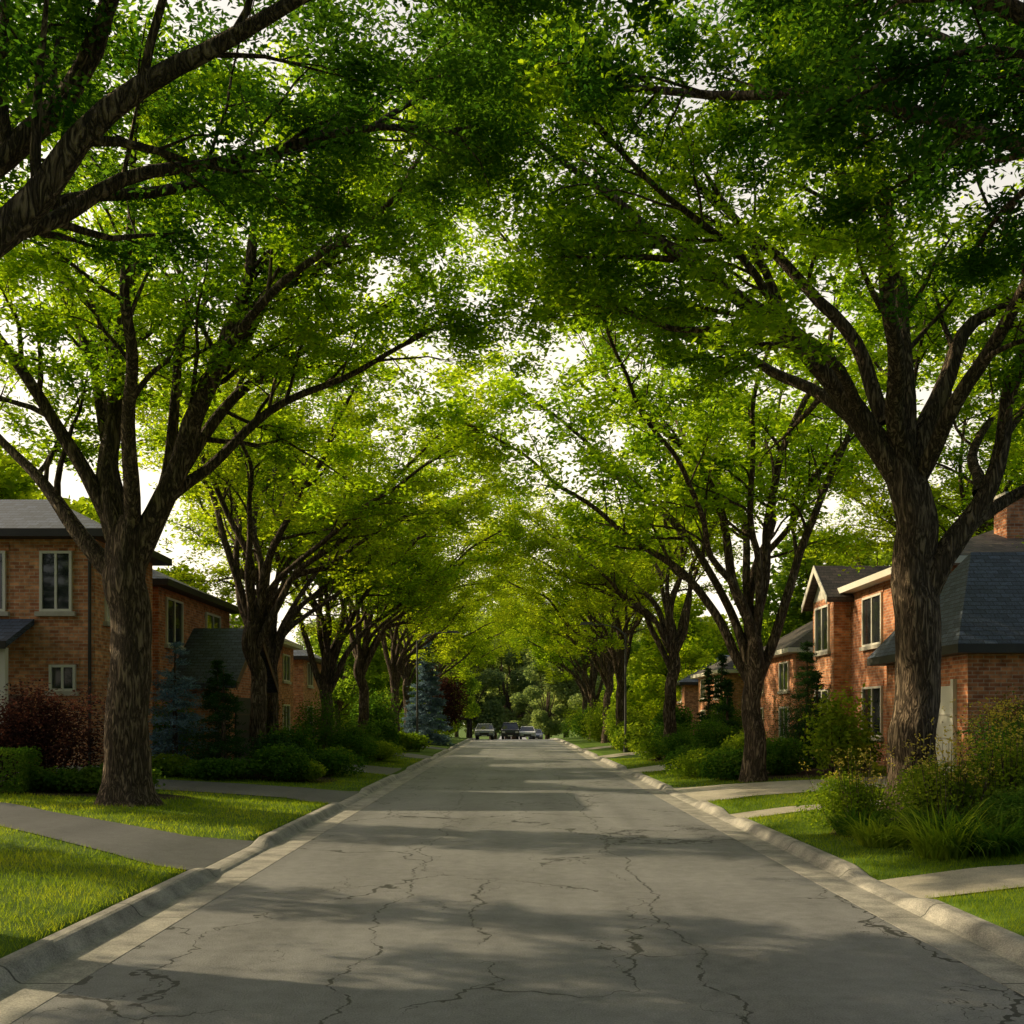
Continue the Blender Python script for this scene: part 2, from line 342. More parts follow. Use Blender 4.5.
# ------------------------------------------------------------------ trees
class TB:
    def __init__(s,seed): s.V=[];s.F=[];s.nv=0;s.lp=[];s.r=np.random.default_rng(seed)
    def tube(s,pts,rad):
        pts=np.asarray(pts,float); n=len(pts); rm=max(rad)
        k=20 if rm>.28 else 12 if rm>.1 else 7 if rm>.04 else 4 if rm>.018 else 3
        T=np.gradient(pts,axis=0); T/=np.linalg.norm(T,axis=1)[:,None]+1e-9
        u=np.cross(T[0],(0,1,.1)); u/=np.linalg.norm(u)
        ph=s.r.uniform(0,6.3,3)
        A=np.arange(k)*2*np.pi/k; Vs=[]
        for i in range(n):
            u=u-T[i]*np.dot(u,T[i]); u/=np.linalg.norm(u); v=np.cross(T[i],u)
            fl=1.0
            if rm>.1: fl=1+.06*np.sin(3*A+ph[0]+i*.12)+.04*np.sin(5*A+ph[1]-i*.2)+.02*s.r.normal(0,1,k)*(rm>.28)
            rr=rad[i]*fl
            Vs.append(pts[i]+(np.cos(A)*rr)[:,None]*u+(np.sin(A)*rr)[:,None]*v)
        s.V.append(np.concatenate(Vs)); i=np.arange(n-1)[:,None]*k; j=np.arange(k)[None]; j2=(j+1)%k
        s.F.append((np.stack([i+j,i+j2,i+k+j2,i+k+j],-1).reshape(-1,4))+s.nv); s.nv+=n*k
    def smooth(s,P,rad,step=.3,wob=.17):
        P=np.asarray(P,float); rad=np.asarray(rad,float)
        Q=np.vstack([2*P[0]-P[1],P,2*P[-1]-P[-2]]); out=[];ro=[]
        for i in range(len(P)-1):
            p0,p1,p2,p3=Q[i:i+4]; m=max(2,int(np.linalg.norm(p2-p1)/step))
            for t in np.arange(m)/m:
                out.append(.5*((2*p1)+(-p0+p2)*t+(2*p0-5*p1+4*p2-p3)*t*t+(-p0+3*p1-3*p2+p3)*t**3)); ro.append(rad[i]*(1-t)+rad[i+1]*t)
        out.append(P[-1]); ro.append(rad[-1]); out=np.array(out)
        w=s.r.normal(0,1,(len(out),3)); 
        for _ in range(3): w=(w+np.roll(w,1,0)+np.roll(w,-1,0))/3
        ends=np.minimum(np.arange(len(out)),3)[:,None]/3
        return out+w*wob*ends,np.array(ro)
    def grow(s,p,d,Ln,r0,up,wig=.16,droop=0):
        n=max(4,int(Ln/.35)); pts=[np.array(p,float)]; d=np.array(d,float); d/=np.linalg.norm(d)
        for i in range(n):
            t=i/n; d=d+s.r.normal(0,wig,3)+np.array([0,0,up*(1-t)-droop*t]); d/=np.linalg.norm(d)
            pts.append(pts[-1]+d*Ln/n)
        return np.array(pts), r0*(1-.8*np.linspace(0,1,n+1))
    def child_dir(s,t,ang):
        a=s.r.normal(0,1,3); a-=t*np.dot(a,t); a/=np.linalg.norm(a)+1e-9
        return t*math.cos(ang)+a*math.sin(ang)
    def main(s,pts,rad,t0=.3,d1=.62,l1=3.4,d2=.42,l2=1.4,zmin=5.2,lvl1up=.05,keep=1.0):
        s.tube(pts,rad); seg=np.linalg.norm(np.diff(pts,axis=0),axis=1); cum=np.concatenate([[0],np.cumsum(seg)]); Lt=cum[-1]
        x=Lt*t0
        while x<Lt:
            i=min(len(pts)-2,np.searchsorted(cum,x)); T=pts[i+1]-pts[i]; T/=np.linalg.norm(T); t=x/Lt
            if s.r.random()<keep:
                dd=s.child_dir(T,s.r.uniform(.45,1.0)); 
                if dd[2]<-.1: dd[2]*=-.6
                ln=l1*s.r.uniform(.6,1.15)*(1-.45*t)
                cp,cr=s.grow(pts[i],dd,ln,min(rad[i]*.6,.075)*s.r.uniform(.7,1),lvl1up,.14,.09)
                if cp[-1][2]>zmin: s.second(cp,cr,d2,l2,zmin)
            x+=d1*s.r.uniform(.6,1.4)
        s.second(pts[-max(4,len(pts)//4):],rad[-max(4,len(pts)//4):],d2,l2,zmin,False)
    def second(s,cp,cr,d2,l2,zmin,draw=True):
        if draw: s.tube(cp,cr)
        seg=np.linalg.norm(np.diff(cp,axis=0),axis=1); cum=np.concatenate([[0],np.cumsum(seg)]); Lt=cum[-1]; x=Lt*.2
        while x<Lt:
            i=min(len(cp)-2,np.searchsorted(cum,x)); T=cp[i+1]-cp[i]; T/=np.linalg.norm(T)+1e-9
            dd=s.child_dir(T,s.r.uniform(.5,1.1)); dd[2]*=.7
            qp,qr=s.grow(cp[i],dd,l2*s.r.uniform(.5,1.2),min(cr[i]*.6,.02),.02,.2,.12)
            s.tube(qp,qr)
            for k in range(1,len(qp)):
                if qp[k][2]>zmin-.4: s.lp.append(qp[k])
            x+=d2*s.r.uniform(.6,1.4)
        s.lp.append(cp[-1])
    def wood(s,name): 
        me=fast(name,np.concatenate(s.V),np.concatenate(s.F)); me.polygons.foreach_set('use_smooth',np.ones(len(me.polygons),bool)); me.materials.append(M['bark']); return me
    def leaves(s,name,total,ln,wd,sig,mat):
        P=np.array(s.lp); r=s.r
        wgt=r.gamma(1.3,1,len(P)); wgt/=wgt.sum()
        P=P[r.choice(len(P),total,p=wgt)]; n=len(P)
        C=P+r.normal(0,1,(n,3))*np.array([sig,sig,sig*.55])
        return leafmesh(name,C,r,ln,wd,mat,.6)
def leafmesh(name,C,r,ln,wd,mat,tilt=.6,nrm=None,updir=None):
    n=len(C); a=r.uniform(0,2*np.pi,n)
    nr=r.normal(0,tilt,(n,3)); nr+= np.array([0,0,1.]) if nrm is None else nrm
    nr/=np.linalg.norm(nr,axis=1)[:,None]+1e-9
    d=np.column_stack([np.cos(a),np.sin(a),r.normal(-.2,.3,n)]) if updir is None else updir
    d-=nr*np.sum(d*nr,1)[:,None]; d/=np.linalg.norm(d,axis=1)[:,None]+1e-9
    sd=np.cross(nr,d); l=(ln*r.uniform(.65,1.3,n))[:,None]*.5; w=(wd*r.uniform(.7,1.2,n))[:,None]*.5
    V=np.stack([C-d*l,C+sd*w,C+d*l,C-sd*w],1).reshape(-1,3)
    me=fast(name,V,np.arange(4*n).reshape(-1,4)); me.materials.append(mat); return me
def place(name,wood,crown,loc,rz=0,sc=1):
    t=bpy.data.objects.new(name,wood); COL.objects.link(t); t.location=loc; t.rotation_euler=(0,0,rz); t.scale=(sc,)*3
    c=bpy.data.objects.new('foliage',crown); COL.objects.link(c); c.parent=t; return t
def custom(seed,trunk,limbs,total,ln,wd,mat,sig=.17,rs=1.0,**kw):
    b=TB(seed); P,r=b.smooth([q[:3] for q in trunk],[q[3] for q in trunk],.2,.07); b.tube(P,r)
    for lm in limbs:
        P,r=b.smooth([q[:3] for q in lm['p']],np.linspace(lm['r'][0]**.5,lm['r'][1]**.5,len(lm['p']))**2*rs,.35)
        k=dict(kw); k.update(lm.get('k',{})); b.main(P,r,**k)
    return b.wood('tree_wood'),b.leaves('tree_leaves',total,ln,wd,sig,mat)
FL=[(0,0,-.1,.74),(0,0,.12,.56),(0,0,.45,.46),(0,0,1.0,.42)]
w,c=custom(11,FL+[(.05,0,2.5,.38),(0,.05,4.0,.4),(-.05,0,5.2,.37),(-.25,0,6.2,.33),(-.35,0,6.9,.27)],[
 dict(p=[(-.3,0,6.2),(-1.1,-.1,7.4),(-2.2,-.2,8.4),(-3.6,-.3,9.3),(-4.9,-.6,10.4),(-6.0,-.8,11.2),(-7.3,-1,12)],r=(.27,.04)),
 dict(p=[(-.3,0,6.1),(-.15,.1,8),(-.15,.2,9.4),(-.85,.1,10.7),(-1.6,0,11.8),(-2.2,0,13.4)],r=(.25,.04)),
 dict(p=[(-.1,0,6.0),(.5,.2,7.8),(1.0,.3,8.9),(1.8,.5,9.6),(3,.8,10.9),(4,1,12.7)],r=(.22,.04)),
 dict(p=[(.1,0,3.9),(.55,-.1,4.7),(1.1,-.2,5.7),(1.5,-.3,7.2),(2.0,-.4,8.9),(2.9,-.6,11.2)],r=(.28,.05)),
 dict(p=[(.4,0,4.5),(1.2,.1,5.4),(2.0,.3,5.9),(3.8,.6,7),(5.5,.8,8.5)],r=(.22,.04)),
 dict(p=[(-.25,0,6.4),(-.9,-1.2,8.2),(-1.6,-2.6,9.8),(-2.6,-4,11.5),(-3.6,-5,12.8)],r=(.18,.04)),
 dict(p=[(-.3,0,6.3),(-1.0,1.4,8.0),(-2.2,2.8,9.3),(-3.6,4,10.4),(-5.2,5,11.4)],r=(.17,.04)),
 dict(p=[(0,0,6.0),(.4,1.4,8),(.9,3,9.8),(1.4,4.2,11.5)],r=(.16,.04)),
 dict(p=[(.0,0,6.0),(.7,-1.4,8),(1.2,-3,9.6),(1.6,-4.4,11.2)],r=(.16,.04)),
 dict(p=[(-1.9,-.2,8.1),(-2.6,.3,9.8),(-3.2,.6,11.2),(-4.2,.8,13)],r=(.12,.03)),
 dict(p=[(-.5,.1,7.2),(-1.4,.5,9.4),(-3,1,11.4),(-4.9,1.2,13.2),(-6.8,1.2,14.4)],r=(.15,.03)),
 dict(p=[(-1.0,0,7.3),(-2.0,-1.2,8.0),(-3.4,-2.2,8.7),(-5.0,-3.0,9.9),(-6.6,-3.6,11)],r=(.11,.03)),
 dict(p=[(-3.0,-.3,8.9),(-4.0,.6,9.1),(-5.2,1.4,9.8),(-6.6,2.2,10.6)],r=(.08,.03)),
 dict(p=[(1.1,-.2,5.8),(1.7,1.0,7.0),(2.4,1.8,8.2),(3.4,2.4,9.4)],r=(.12,.03)),
],102000,.14,.064,M['leaf'])
place('honey_locust_tree',w,c,(7.45,18.5,.3))
w,c=custom(12,FL+[(.05,0,3.1,.37),(0,0,4.4,.4),(.02,0,5.2,.38),(.03,0,5.6,.3)],[
 dict(p=[(0,0,4.7),(-.35,0,6.0),(-.45,.1,7.0),(-.3,.1,8.9),(-.05,.2,10.4),(.45,.2,11.8),(.9,.3,13.5)],r=(.28,.05)),
 dict(p=[(.1,0,4.7),(.8,-.1,6.1),(1.6,-.1,7.7),(2.2,-.2,9.3),(2.6,-.3,10.3),(2.8,-.4,11.7),(3.3,-.4,13.2)],r=(.26,.05)),
 dict(p=[(2.0,-.2,8.8),(2.7,-.3,9.7),(3.8,-.4,10.3),(5.3,-.5,11.5),(6.9,-.6,12.3)],r=(.15,.03),k=dict(t0=.2)),
 dict(p=[(-.1,0,4.3),(-.8,.1,5.2),(-1.6,.3,6.3),(-2.6,.5,7.3),(-4.4,.8,9)],r=(.22,.05),k=dict(keep=.6)),
 dict(p=[(.05,0,5.0),(.5,.3,6.2),(.7,.5,8),(.9,.6,9.8),(.3,.8,11.8)],r=(.17,.04)),
 dict(p=[(1.3,-.1,7.2),(2.0,-.8,8.3),(3.2,-1.6,9.2),(4.8,-2.2,10.2),(6.2,-3,11.4)],r=(.14,.03)),
 dict(p=[(.1,0,5.2),(.6,-1.4,7.4),(1.0,-2.8,9.4),(1.8,-4,11.4)],r=(.17,.04)),
 dict(p=[(.1,.1,5.1),(.9,.7,7),(2,1.3,8.6),(3.6,1.8,9.9),(5.4,2.2,11)],r=(.17,.04)),
 dict(p=[(-.2,0,5.3),(-1.2,-.6,7.4),(-2.2,-1,9.2),(-3.2,-1.3,11.4)],r=(.17,.04),k=dict(keep=.8)),
 dict(p=[(0,.1,5.3),(-.6,.5,7.6),(-1.3,.9,9.6),(-1.9,1.3,11.4)],r=(.16,.04),k=dict(keep=.7)),
 dict(p=[(1.9,-.2,8.4),(2.8,.3,10.4),(4.2,.7,12.2),(6.0,1.0,13.6),(7.4,1.2,14.4)],r=(.13,.03)),
 dict(p=[(.6,0,5.8),(1.7,.4,7.0),(3.2,.8,8.2),(4.8,1.2,9.2),(6.3,1.5,10.2)],r=(.13,.03)),
],98000,.14,.064,M['leaf'])
place('honey_locust_tree',w,c,(-7.5,19.5,.3))
w,c=custom(13,FL+[(.05,0,2.6,.4),(.1,0,3.9,.39),(.2,0,4.5,.33)],[
 dict(p=[(.2,0,4.1),(1.2,.3,5.3),(2.3,.7,6.55),(2.95,.8,7.4),(3.9,.8,8.15),(5.2,.8,8.9),(6.9,.8,9.4)],r=(.25,.04),k=dict(zmin=7.3)),
 dict(p=[(.1,0,4.2),(1.2,.5,6.1),(2.2,.9,7.5),(3.1,1.0,8.5),(3.9,1.1,9.8),(4.6,1.2,11)],r=(.2,.04),k=dict(zmin=7.3)),
 dict(p=[(.9,.2,5.1),(1.9,1.6,6.9),(3.1,2.8,8.2),(4.8,3.8,9.2),(6.8,4.6,10)],r=(.13,.03),k=dict(zmin=7.4)),
 dict(p=[(.1,0,4.3),(0,.5,6.5),(.2,1,9),(.2,1.2,11.4)],r=(.18,.04),k=dict(zmin=7.3)),
 dict(p=[(.1,0,4.3),(.5,2,6.9),(1,3.6,9),(1.6,4.6,11)],r=(.15,.04),k=dict(zmin=7.3)),
 dict(p=[(0,0,4.3),(-1,-.6,6.5),(-2.2,-1,8.6),(-3,-1.2,10.6)],r=(.18,.04),k=dict(keep=.7)),
 dict(p=[(.1,0,4.3),(1.2,-1.8,6.9),(2.4,-3.2,9),(4,-4.4,10.4)],r=(.18,.04)),
 dict(p=[(.3,1.2,6.2),(1.8,2.6,7.6),(3.6,4.2,9.0),(5.6,5.6,10.6),(7.4,6.4,11.6)],r=(.1,.03),k=dict(zmin=7.8)),
],112000,.1,.046,M['leaf_near_shaded'],sig=.17,l2=1.2)
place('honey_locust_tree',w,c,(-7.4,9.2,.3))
w,c=custom(14,FL+[(.05,0,2.6,.4),(0,0,3.9,.39),(-.1,0,4.8,.33)],[
 dict(p=[(-.1,0,4.4),(-.9,.6,6.6),(-2.2,1.3,8.4),(-3.6,1.7,9.3),(-5.2,2.0,9.7),(-7.2,2.2,9.9)],r=(.16,.04),k=dict(zmin=7.2)),
 dict(p=[(-.1,0,4.4),(-.8,1.7,6.8),(-1.8,3.2,8.4),(-3.4,4.4,9.5),(-5.2,5.2,10.2),(-7.2,5.6,10.6)],r=(.15,.04),k=dict(zmin=7.2)),
 dict(p=[(-.1,0,4.4),(-.4,1.8,6.8),(-.6,3.4,8.4),(-1.2,4.8,10)],r=(.17,.04),k=dict(zmin=7.0)),
 dict(p=[(-.1,0,4.4),(-.6,.4,7),(-1.4,.8,9),(-2.4,1,11)],r=(.18,.04),k=dict(zmin=7.2)),
 dict(p=[(0,0,4.4),(.8,.8,7),(1.6,1.6,9),(2.6,2.2,11)],r=(.18,.04)),
 dict(p=[(-.1,0,4.4),(-1.4,-1,7),(-3,-2,8.8),(-5,-2.6,10)],r=(.18,.04)),
 dict(p=[(-.5,1.5,7.0),(-1.2,3.6,9.4),(-2.4,5.4,11.4),(-4.2,6.6,12.8)],r=(.1,.03),k=dict(zmin=7.2)),
],112000,.1,.046,M['leaf_near_shaded'],sig=.17,l2=1.2)
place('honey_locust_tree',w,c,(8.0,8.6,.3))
def generic(seed,total,ln,wd,mat,fork=3.4,hgt=1.24,r0=.27,rs=1.12):
    r=np.random.default_rng(seed+100); j=lambda s:float(r.normal(0,s))
    lean=j(.12); trunk=[(0,0,-.1,r0*1.7),(0,0,.15,r0*1.32),(0,0,.55,r0*1.12),(j(.04),j(.04),1.3,r0),(lean*.6,j(.1),fork*.75,r0*.93),(lean,j(.1),fork+.4,r0*.9),(lean,0,fork+1.2,r0*.6)]
    limbs=[]
    azs=[-.6,-.15,.2,.65]+[1.25,1.9,2.6,3.3,4.1,5.0]
    for i,a in enumerate(azs):
        a+=j(.15); road=math.cos(a); reach=(4.0+2.6*max(0,road)+j(.4))*rs; top=(10.6+j(.7))*hgt-1.0*max(0,road)
        if i in (1,3): top-=2.4; reach+=.5
        z0=fork+r.uniform(-.5,.9)
        P=[(lean,0,z0-.2)]
        for t in (.18,.38,.6,.8,1.0):
            rr=reach*(t**1.25); zz=z0+(top-z0)*(t**.82)
            P.append((lean+rr*math.cos(a)+j(.2),rr*math.sin(a)+j(.2),zz+j(.12)))
        limbs.append(dict(p=P,r=(r0*r.uniform(.42,.6),.03)))
    return custom(seed,trunk,limbs,total,ln,wd,mat,sig=.2,d1=.75,zmin=5.3)
G=[generic(21,52000,.19,.085,M['leaf'],3.0),generic(22,52000,.19,.085,M['leaf_y'],3.9),generic(23,52000,.19,.085,M['leaf_y'],3.4),generic(24,36000,.2,.09,M['leaf'],3.0,1.05,rs=.8)]
spots=[(-8.0,31.6,1,-.2,.97),(-9.4,39.5,2,.4,.95),(-8.0,43,0,.3,1),(-7.7,52,1,-.3,1.0),(-7.3,63,2,.1,1.0),(-8.2,79,1,.5,1.0),(-7.4,92,2,.2,1.0),
 (6.65,27.5,0,3.3,1),(6.9,44,1,3.0,1.0),(6.2,58,2,3.4,1.0),(6.6,70,1,2.9,1.0),(6.8,84,0,3.2,1.0),(7.2,100,2,3.0,1.0),(-7.8,106,1,0,1.0),
 (-7.6,-2.5,2,0,1),(-7.6,-14,0,.3,1),(7.8,-3,0,3.1,1),(7.8,-15,2,3.3,1),
 (-13.0,9.0,3,1.0,.9),(-18,4.5,3,.3,1.1),(17.5,40,2,1.1,1.05),(23,34,0,2,1.15)]  # first two on this row: unseen left-yard trees added as shadow casters
for x,y,g,rz,s in spots: place('street_tree' if abs(x)<12 else 'garden_or_shadow_caster',G[g][0],G[g][1],(x,y,float(H(x,y))),rz,s)
def bgtree(seed,mat,h=9,rad=4.2):
    r=np.random.default_rng(seed); b=TB(seed); b.tube([(0,0,-.2),(0,0,2),(0,0,h*.6)],[.3,.24,.1])
    C=[]
    for i in range(26):
        a=r.uniform(0,6.28); z=r.uniform(.2,1); q=math.sqrt(max(.04,1-((z-.5)/.55)**2))*rad*r.uniform(.35,.95)
        c=np.array([q*math.cos(a),q*math.sin(a),z*h]); s=r.uniform(.8,1.5); b.tube([(0,0,h*.25),c*.6+np.array([0,0,h*.12]),c],[.07,.05,.02])
        n=700; v=r.normal(0,1,(n,3)); v/=np.linalg.norm(v,axis=1)[:,None]; C.append(c+v*(s*r.uniform(.3,1.08,n)**.5)[:,None]*np.array([1,1,.75]))
    C=np.concatenate(C); return b.wood('bg_wood'),leafmesh('bg_leaves',C,r,.32,.18,mat,.8)
BG=[bgtree(31,M['leaf_bg']),bgtree(32,M['leaf_bg'],11,4.6),bgtree(33,M['leaf_y'],8.5,4),bgtree(34,M['leaf_far_haze'],9,4.6)]
# ------------------------------------------------------------------ sun / world / camera
EL=math.radians(28); AZ=math.radians(20)
sd=Vector((-math.cos(EL)*math.cos(AZ),math.cos(EL)*math.sin(AZ),math.sin(EL)))
sun=bpy.data.lights.new('sun','SUN'); sun.energy=5; sun.angle=math.radians(.53); sun.color=(1,.84,.52)
so=bpy.data.objects.new('sun',sun); COL.objects.link(so); so.rotation_euler=(-sd).to_track_quat('-Z','Y').to_euler()
wd=bpy.data.worlds.new('World'); scene.world=wd; wd.use_nodes=True; wn=wd.node_tree; wn.nodes.clear()
sk=wn.nodes.new('ShaderNodeTexSky'); sk.sky_type='NISHITA'; sk.sun_disc=False; sk.sun_elevation=EL; sk.sun_rotation=math.radians(270)+AZ
sk.air_density=1.0; sk.dust_density=6; sk.ozone_density=.8
tint=mixc(wn,1.0,sk.outputs[0],(1.2,1.15,1.1),'MULTIPLY')
# warm haze: bright towards the horizon on the sun-ward side of the sky, none overhead
tcw=wn.nodes.new('ShaderNodeTexCoord'); sxw=wn.nodes.new('ShaderNodeSeparateXYZ'); wn.links.new(tcw.outputs['Generated'],sxw.inputs[0])
vert=math_(wn,'SUBTRACT',1.0,math_(wn,'MULTIPLY',math_(wn,'ABSOLUTE',sxw.outputs[2]),.95),True)
dt=wn.nodes.new('ShaderNodeVectorMath'); dt.operation='DOT_PRODUCT'; dt.inputs[1].default_value=(-.45,.89,0); wn.links.new(tcw.outputs['Generated'],dt.inputs[0])
side=math_(wn,'ADD',math_(wn,'MULTIPLY',dt.outputs['Value'],.6),.5,True)
hf=math_(wn,'MULTIPLY',math_(wn,'MULTIPLY',vert,side),1.1,True)
haze=mixc(wn,hf,tint,(10.5,9.5,7.6))
bg=wn.nodes.new('ShaderNodeBackground'); bg.inputs[1].default_value=.145; wo=wn.nodes.new('ShaderNodeOutputWorld')
wn.links.new(haze,bg.inputs[0]); wn.links.new(bg.outputs[0],wo.inputs[0])
cam=bpy.data.cameras.new('camera'); cam.sensor_width=36; cam.lens=35.16; cam.shift_y=.201; cam.clip_end=2000
co=bpy.data.objects.new('camera',cam); COL.objects.link(co); co.location=(0,0,2); co.rotation_euler=(math.radians(90),0,0); scene.camera=co
scene.view_settings.view_transform='Standard'; scene.view_settings.look='None'; scene.view_settings.exposure=0
def mass(name,items):
    e=empty(name,(items[0][0],items[0][1],0))
    for x,y,g,s in items:
        for me,nm in ((BG[g][0],'trunk'),(BG[g][1],'foliage')):
            o=bpy.data.objects.new(nm,me); COL.objects.link(o); o.parent=e; o.location=(x-e.location[0],y-e.location[1],float(H(x,y))-.3); o.rotation_euler=(0,0,x*1.7+y); o.scale=(s,)*3
it=[]
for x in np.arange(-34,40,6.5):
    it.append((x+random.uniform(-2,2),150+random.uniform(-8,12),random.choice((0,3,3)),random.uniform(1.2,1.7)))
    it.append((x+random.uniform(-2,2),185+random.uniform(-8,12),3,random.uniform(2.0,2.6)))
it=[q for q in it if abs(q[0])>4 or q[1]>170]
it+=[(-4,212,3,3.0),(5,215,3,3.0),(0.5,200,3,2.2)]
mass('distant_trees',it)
it=[]
for y in np.arange(28,140,9.):
    it.append((-23-random.uniform(0,5),y,random.randrange(3),random.uniform(.85,1.05)))
    it.append((24+random.uniform(0,6),y,random.randrange(3),random.uniform(1,1.35)))
    it.append((31+random.uniform(0,6),y+4,random.randrange(2),random.uniform(1.2,1.5)))
    if y>66:
        it.append((-13-random.uniform(0,4),y+3,random.randrange(3),random.uniform(.8,1.05))); it.append((13+random.uniform(0,4),y+3,random.randrange(3),random.uniform(.8,1.05)))
it+=[(-22,43,2,1.45),(-29,40,0,1.6),(-24,54,2,1.5),(-14.5,43,2,.9),(17,54,0,1.2),(30,44,1,1.6),(14,82,2,1.3)]
for x in (-14,-5,4,13): it.append((x,-32,random.randrange(3),1.5))
mass('background_trees',it)
# ------------------------------------------------------------------ houses
def window(par,face,at,u0,u1,z0,z1,mull=1,mat='white'):
    def bx(nm,a0,a1,b0,b1,c0,c1,m):
        if face=='S': box(nm,a0,a1,at-b1,at-b0,c0,c1,m,par)
        elif face=='E': box(nm,at+b0,at+b1,a0,a1,c0,c1,m,par)
        else: box(nm,at-b1,at-b0,a0,a1,c0,c1,m,par)
    t=.07; fm=M[mat]
    bx('window_glass',u0+t,u1-t,.003,.02,z0+t,z1-t,M['glass'])
    bx('window_frame',u0,u0+t,.0,.07,z0,z1,fm); bx('window_frame',u1-t,u1,.0,.07,z0,z1,fm)
    bx('window_frame',u0+t,u1-t,.0,.068,z1-t,z1,fm); bx('window_frame',u0+t,u1-t,.0,.068,z0,z0+t,fm)
    for k in range(1,mull+1):
        u=u0+(u1-u0)*k/(mull+1); bx('mullion',u-.03,u+.03,.021,.06,z0+t,z1-t,fm)
    bx('window_sill',u0-.1,u1+.1,.0,.12,z0-.12,z0-.002,M['stone'])
    bx('lintel',u0-.08,u1+.08,.0,.03,z1+.003,z1+.16,M['brickB'])
def hip(par,x0,x1,y0,y1,z,h,mat,ov=.45,nm='roof',kk=None):
    x0-=ov;x1+=ov;y0-=ov;y1+=ov; t=.2
    V=[(x0,y0,z-t),(x1,y0,z-t),(x1,y1,z-t),(x0,y1,z-t),(x0,y0,z),(x1,y0,z),(x1,y1,z),(x0,y1,z)]
    if x1-x0>y1-y0: k=kk or (y1-y0)/2; V+=[(x0+k,(y0+y1)/2,z+h),(x1-k,(y0+y1)/2,z+h)]; F=[(4,5,9,8),(5,6,9),(6,7,8,9),(7,4,8)]
    else: k=kk or (x1-x0)/2; V+=[((x0+x1)/2,y0+k,z+h),((x0+x1)/2,y1-k,z+h)]; F=[(4,5,8),(5,6,9,8),(6,7,9),(7,4,8,9)]
    mk(nm,V,F,mat,par)
    W=[(a,b,c-.003) for a,b,c in V[:8]]
    mk('fascia',W,[(3,2,1,0),(0,1,5,4),(1,2,6,5),(2,3,7,6),(3,0,4,7)],M['white'] if mat is M['roofB'] else M['dark'],par)
def gable(par,x0,x1,y0,y1,z,h,axis,mat,wall,ov=.4,nm='roof',trim='white'):
    t=.18
    def P(u,v,w): return (u,v,w) if axis=='x' else (v,u,w)
    if axis=='x': u0,u1,v0,v1=x0,x1,y0,y1
    else: u0,u1,v0,v1=y0,y1,x0,x1
    vm=(v0+v1)/2; sl=h/(vm-v0); zo=z-ov*sl
    for s,ve in ((-1,v0-ov),(1,v1+ov)):
        V=[P(u0-ov,ve,zo),P(u1+ov,ve,zo),P(u1+ov,vm,z+h),P(u0-ov,vm,z+h)]+[P(u0-ov,ve,zo+t),P(u1+ov,ve,zo+t),P(u1+ov,vm,z+h+t),P(u0-ov,vm,z+h+t)]
        mk(nm,V,[(0,1,2,3),(7,6,5,4),(0,4,5,1),(1,5,6,2),(3,2,6,7),(0,3,7,4)],mat,par)
        e=.012
        for uu in (u0-ov,u1+ov):
            a=-1 if uu<u0 else 1
            V=[P(uu+a*e,ve,zo-.06),P(uu+a*e,vm,z+h-.06),P(uu+a*e,vm,z+h+t+.01),P(uu+a*e,ve,zo+t+.01),P(uu+a*.04,ve,zo-.06),P(uu+a*.04,vm,z+h-.06),P(uu+a*.04,vm,z+h+t+.01),P(uu+a*.04,ve,zo+t+.01)]
            mk('barge_board',V,[(0,1,2,3),(7,6,5,4),(0,4,5,1),(3,2,6,7),(0,3,7,4),(1,5,6,2)],M[trim],par)
    for uu in (u0,u1):
        a=.15 if uu==u0 else -.15
        V=[P(uu,v0,z),P(uu,v1,z),P(uu,vm,z+h),P(uu+a,v0,z),P(uu+a,v1,z),P(uu+a,vm,z+h)]
        mk('gable_wall',V,[(0,1,2),(5,4,3),(0,3,4,1),(1,4,5,2),(2,5,3,0)],wall,par)
g0=.4
h=empty('brick_house',(-15.5,28.5,g0)); box('walls',-20,-11,26.4,30.6,g0,6.72,M['brickA'],h)
hip(h,-20,-11,26.4,30.6,6.92,1.3,M['roofA'])
window(h,'S',26.4,-12.45,-11.6,4.8,6.4); window(h,'S',26.4,-14.6,-13.35,4.8,6.4); window(h,'S',26.4,-12.2,-11.5,2.7,3.4,1)
window(h,'E',-11,27.0,28.3,4.6,6.2); window(h,'E',-11,27.2,28.8,1.4,3.1)
V=[(-20,24.9,3.75),(-12.6,24.9,3.75),(-12.6,26.38,4.45),(-20,26.38,4.45)]; V+=[(a,b,c+.16) for a,b,c in V]
mk('porch_roof',V,[(3,2,1,0),(4,5,6,7),(0,1,5,4),(1,2,6,5),(2,3,7,6),(3,0,4,7)],M['roofA'],h)
box('porch_fascia',-20,-12.6,24.86,24.895,3.72,3.92,M['dark'],h)
for x in (-12.75,-15.2,-18): box('porch_post',x-.08,x+.08,25,25.16,g0,3.76,M['white'],h)
box('front_door',-13.9,-12.95,26.32,26.397,g0+.2,2.6,M['wood'],h); window(h,'S',26.4,-15.9,-14.3,1.6,3.1)
box('foundation',-20.04,-10.96,26.36,30.64,g0-.2,g0+.35,M['stone'],h)
cyl('downpipe',(-11.12,26.33,g0),.045,6.3,'z',M['dark'],h,10)
h=empty('brick_house',(-15.5,36,g0)); box('walls',-20,-11.3,32,40,g0,6.2,M['brickB'],h)
hip(h,-20,-11.3,32,40,6.4,2.0,M['roofA'])
window(h,'E',-11.3,32.6,34.2,4.4,5.95,1); window(h,'E',-11.3,36.8,38.6,4.5,5.9,1)
window(h,'S',32,-13.6,-12.4,4.5,5.9); window(h,'S',32,-17,-15.6,4.5,5.9)
box('garage_walls',-13.9,-9.4,33.0,38.0,g0,3.25,M['brickB'],h); gable(h,-13.9,-9.4,33,38,3.25,1.75,'x',M['roofA'],M['brickB'],trim='wood')
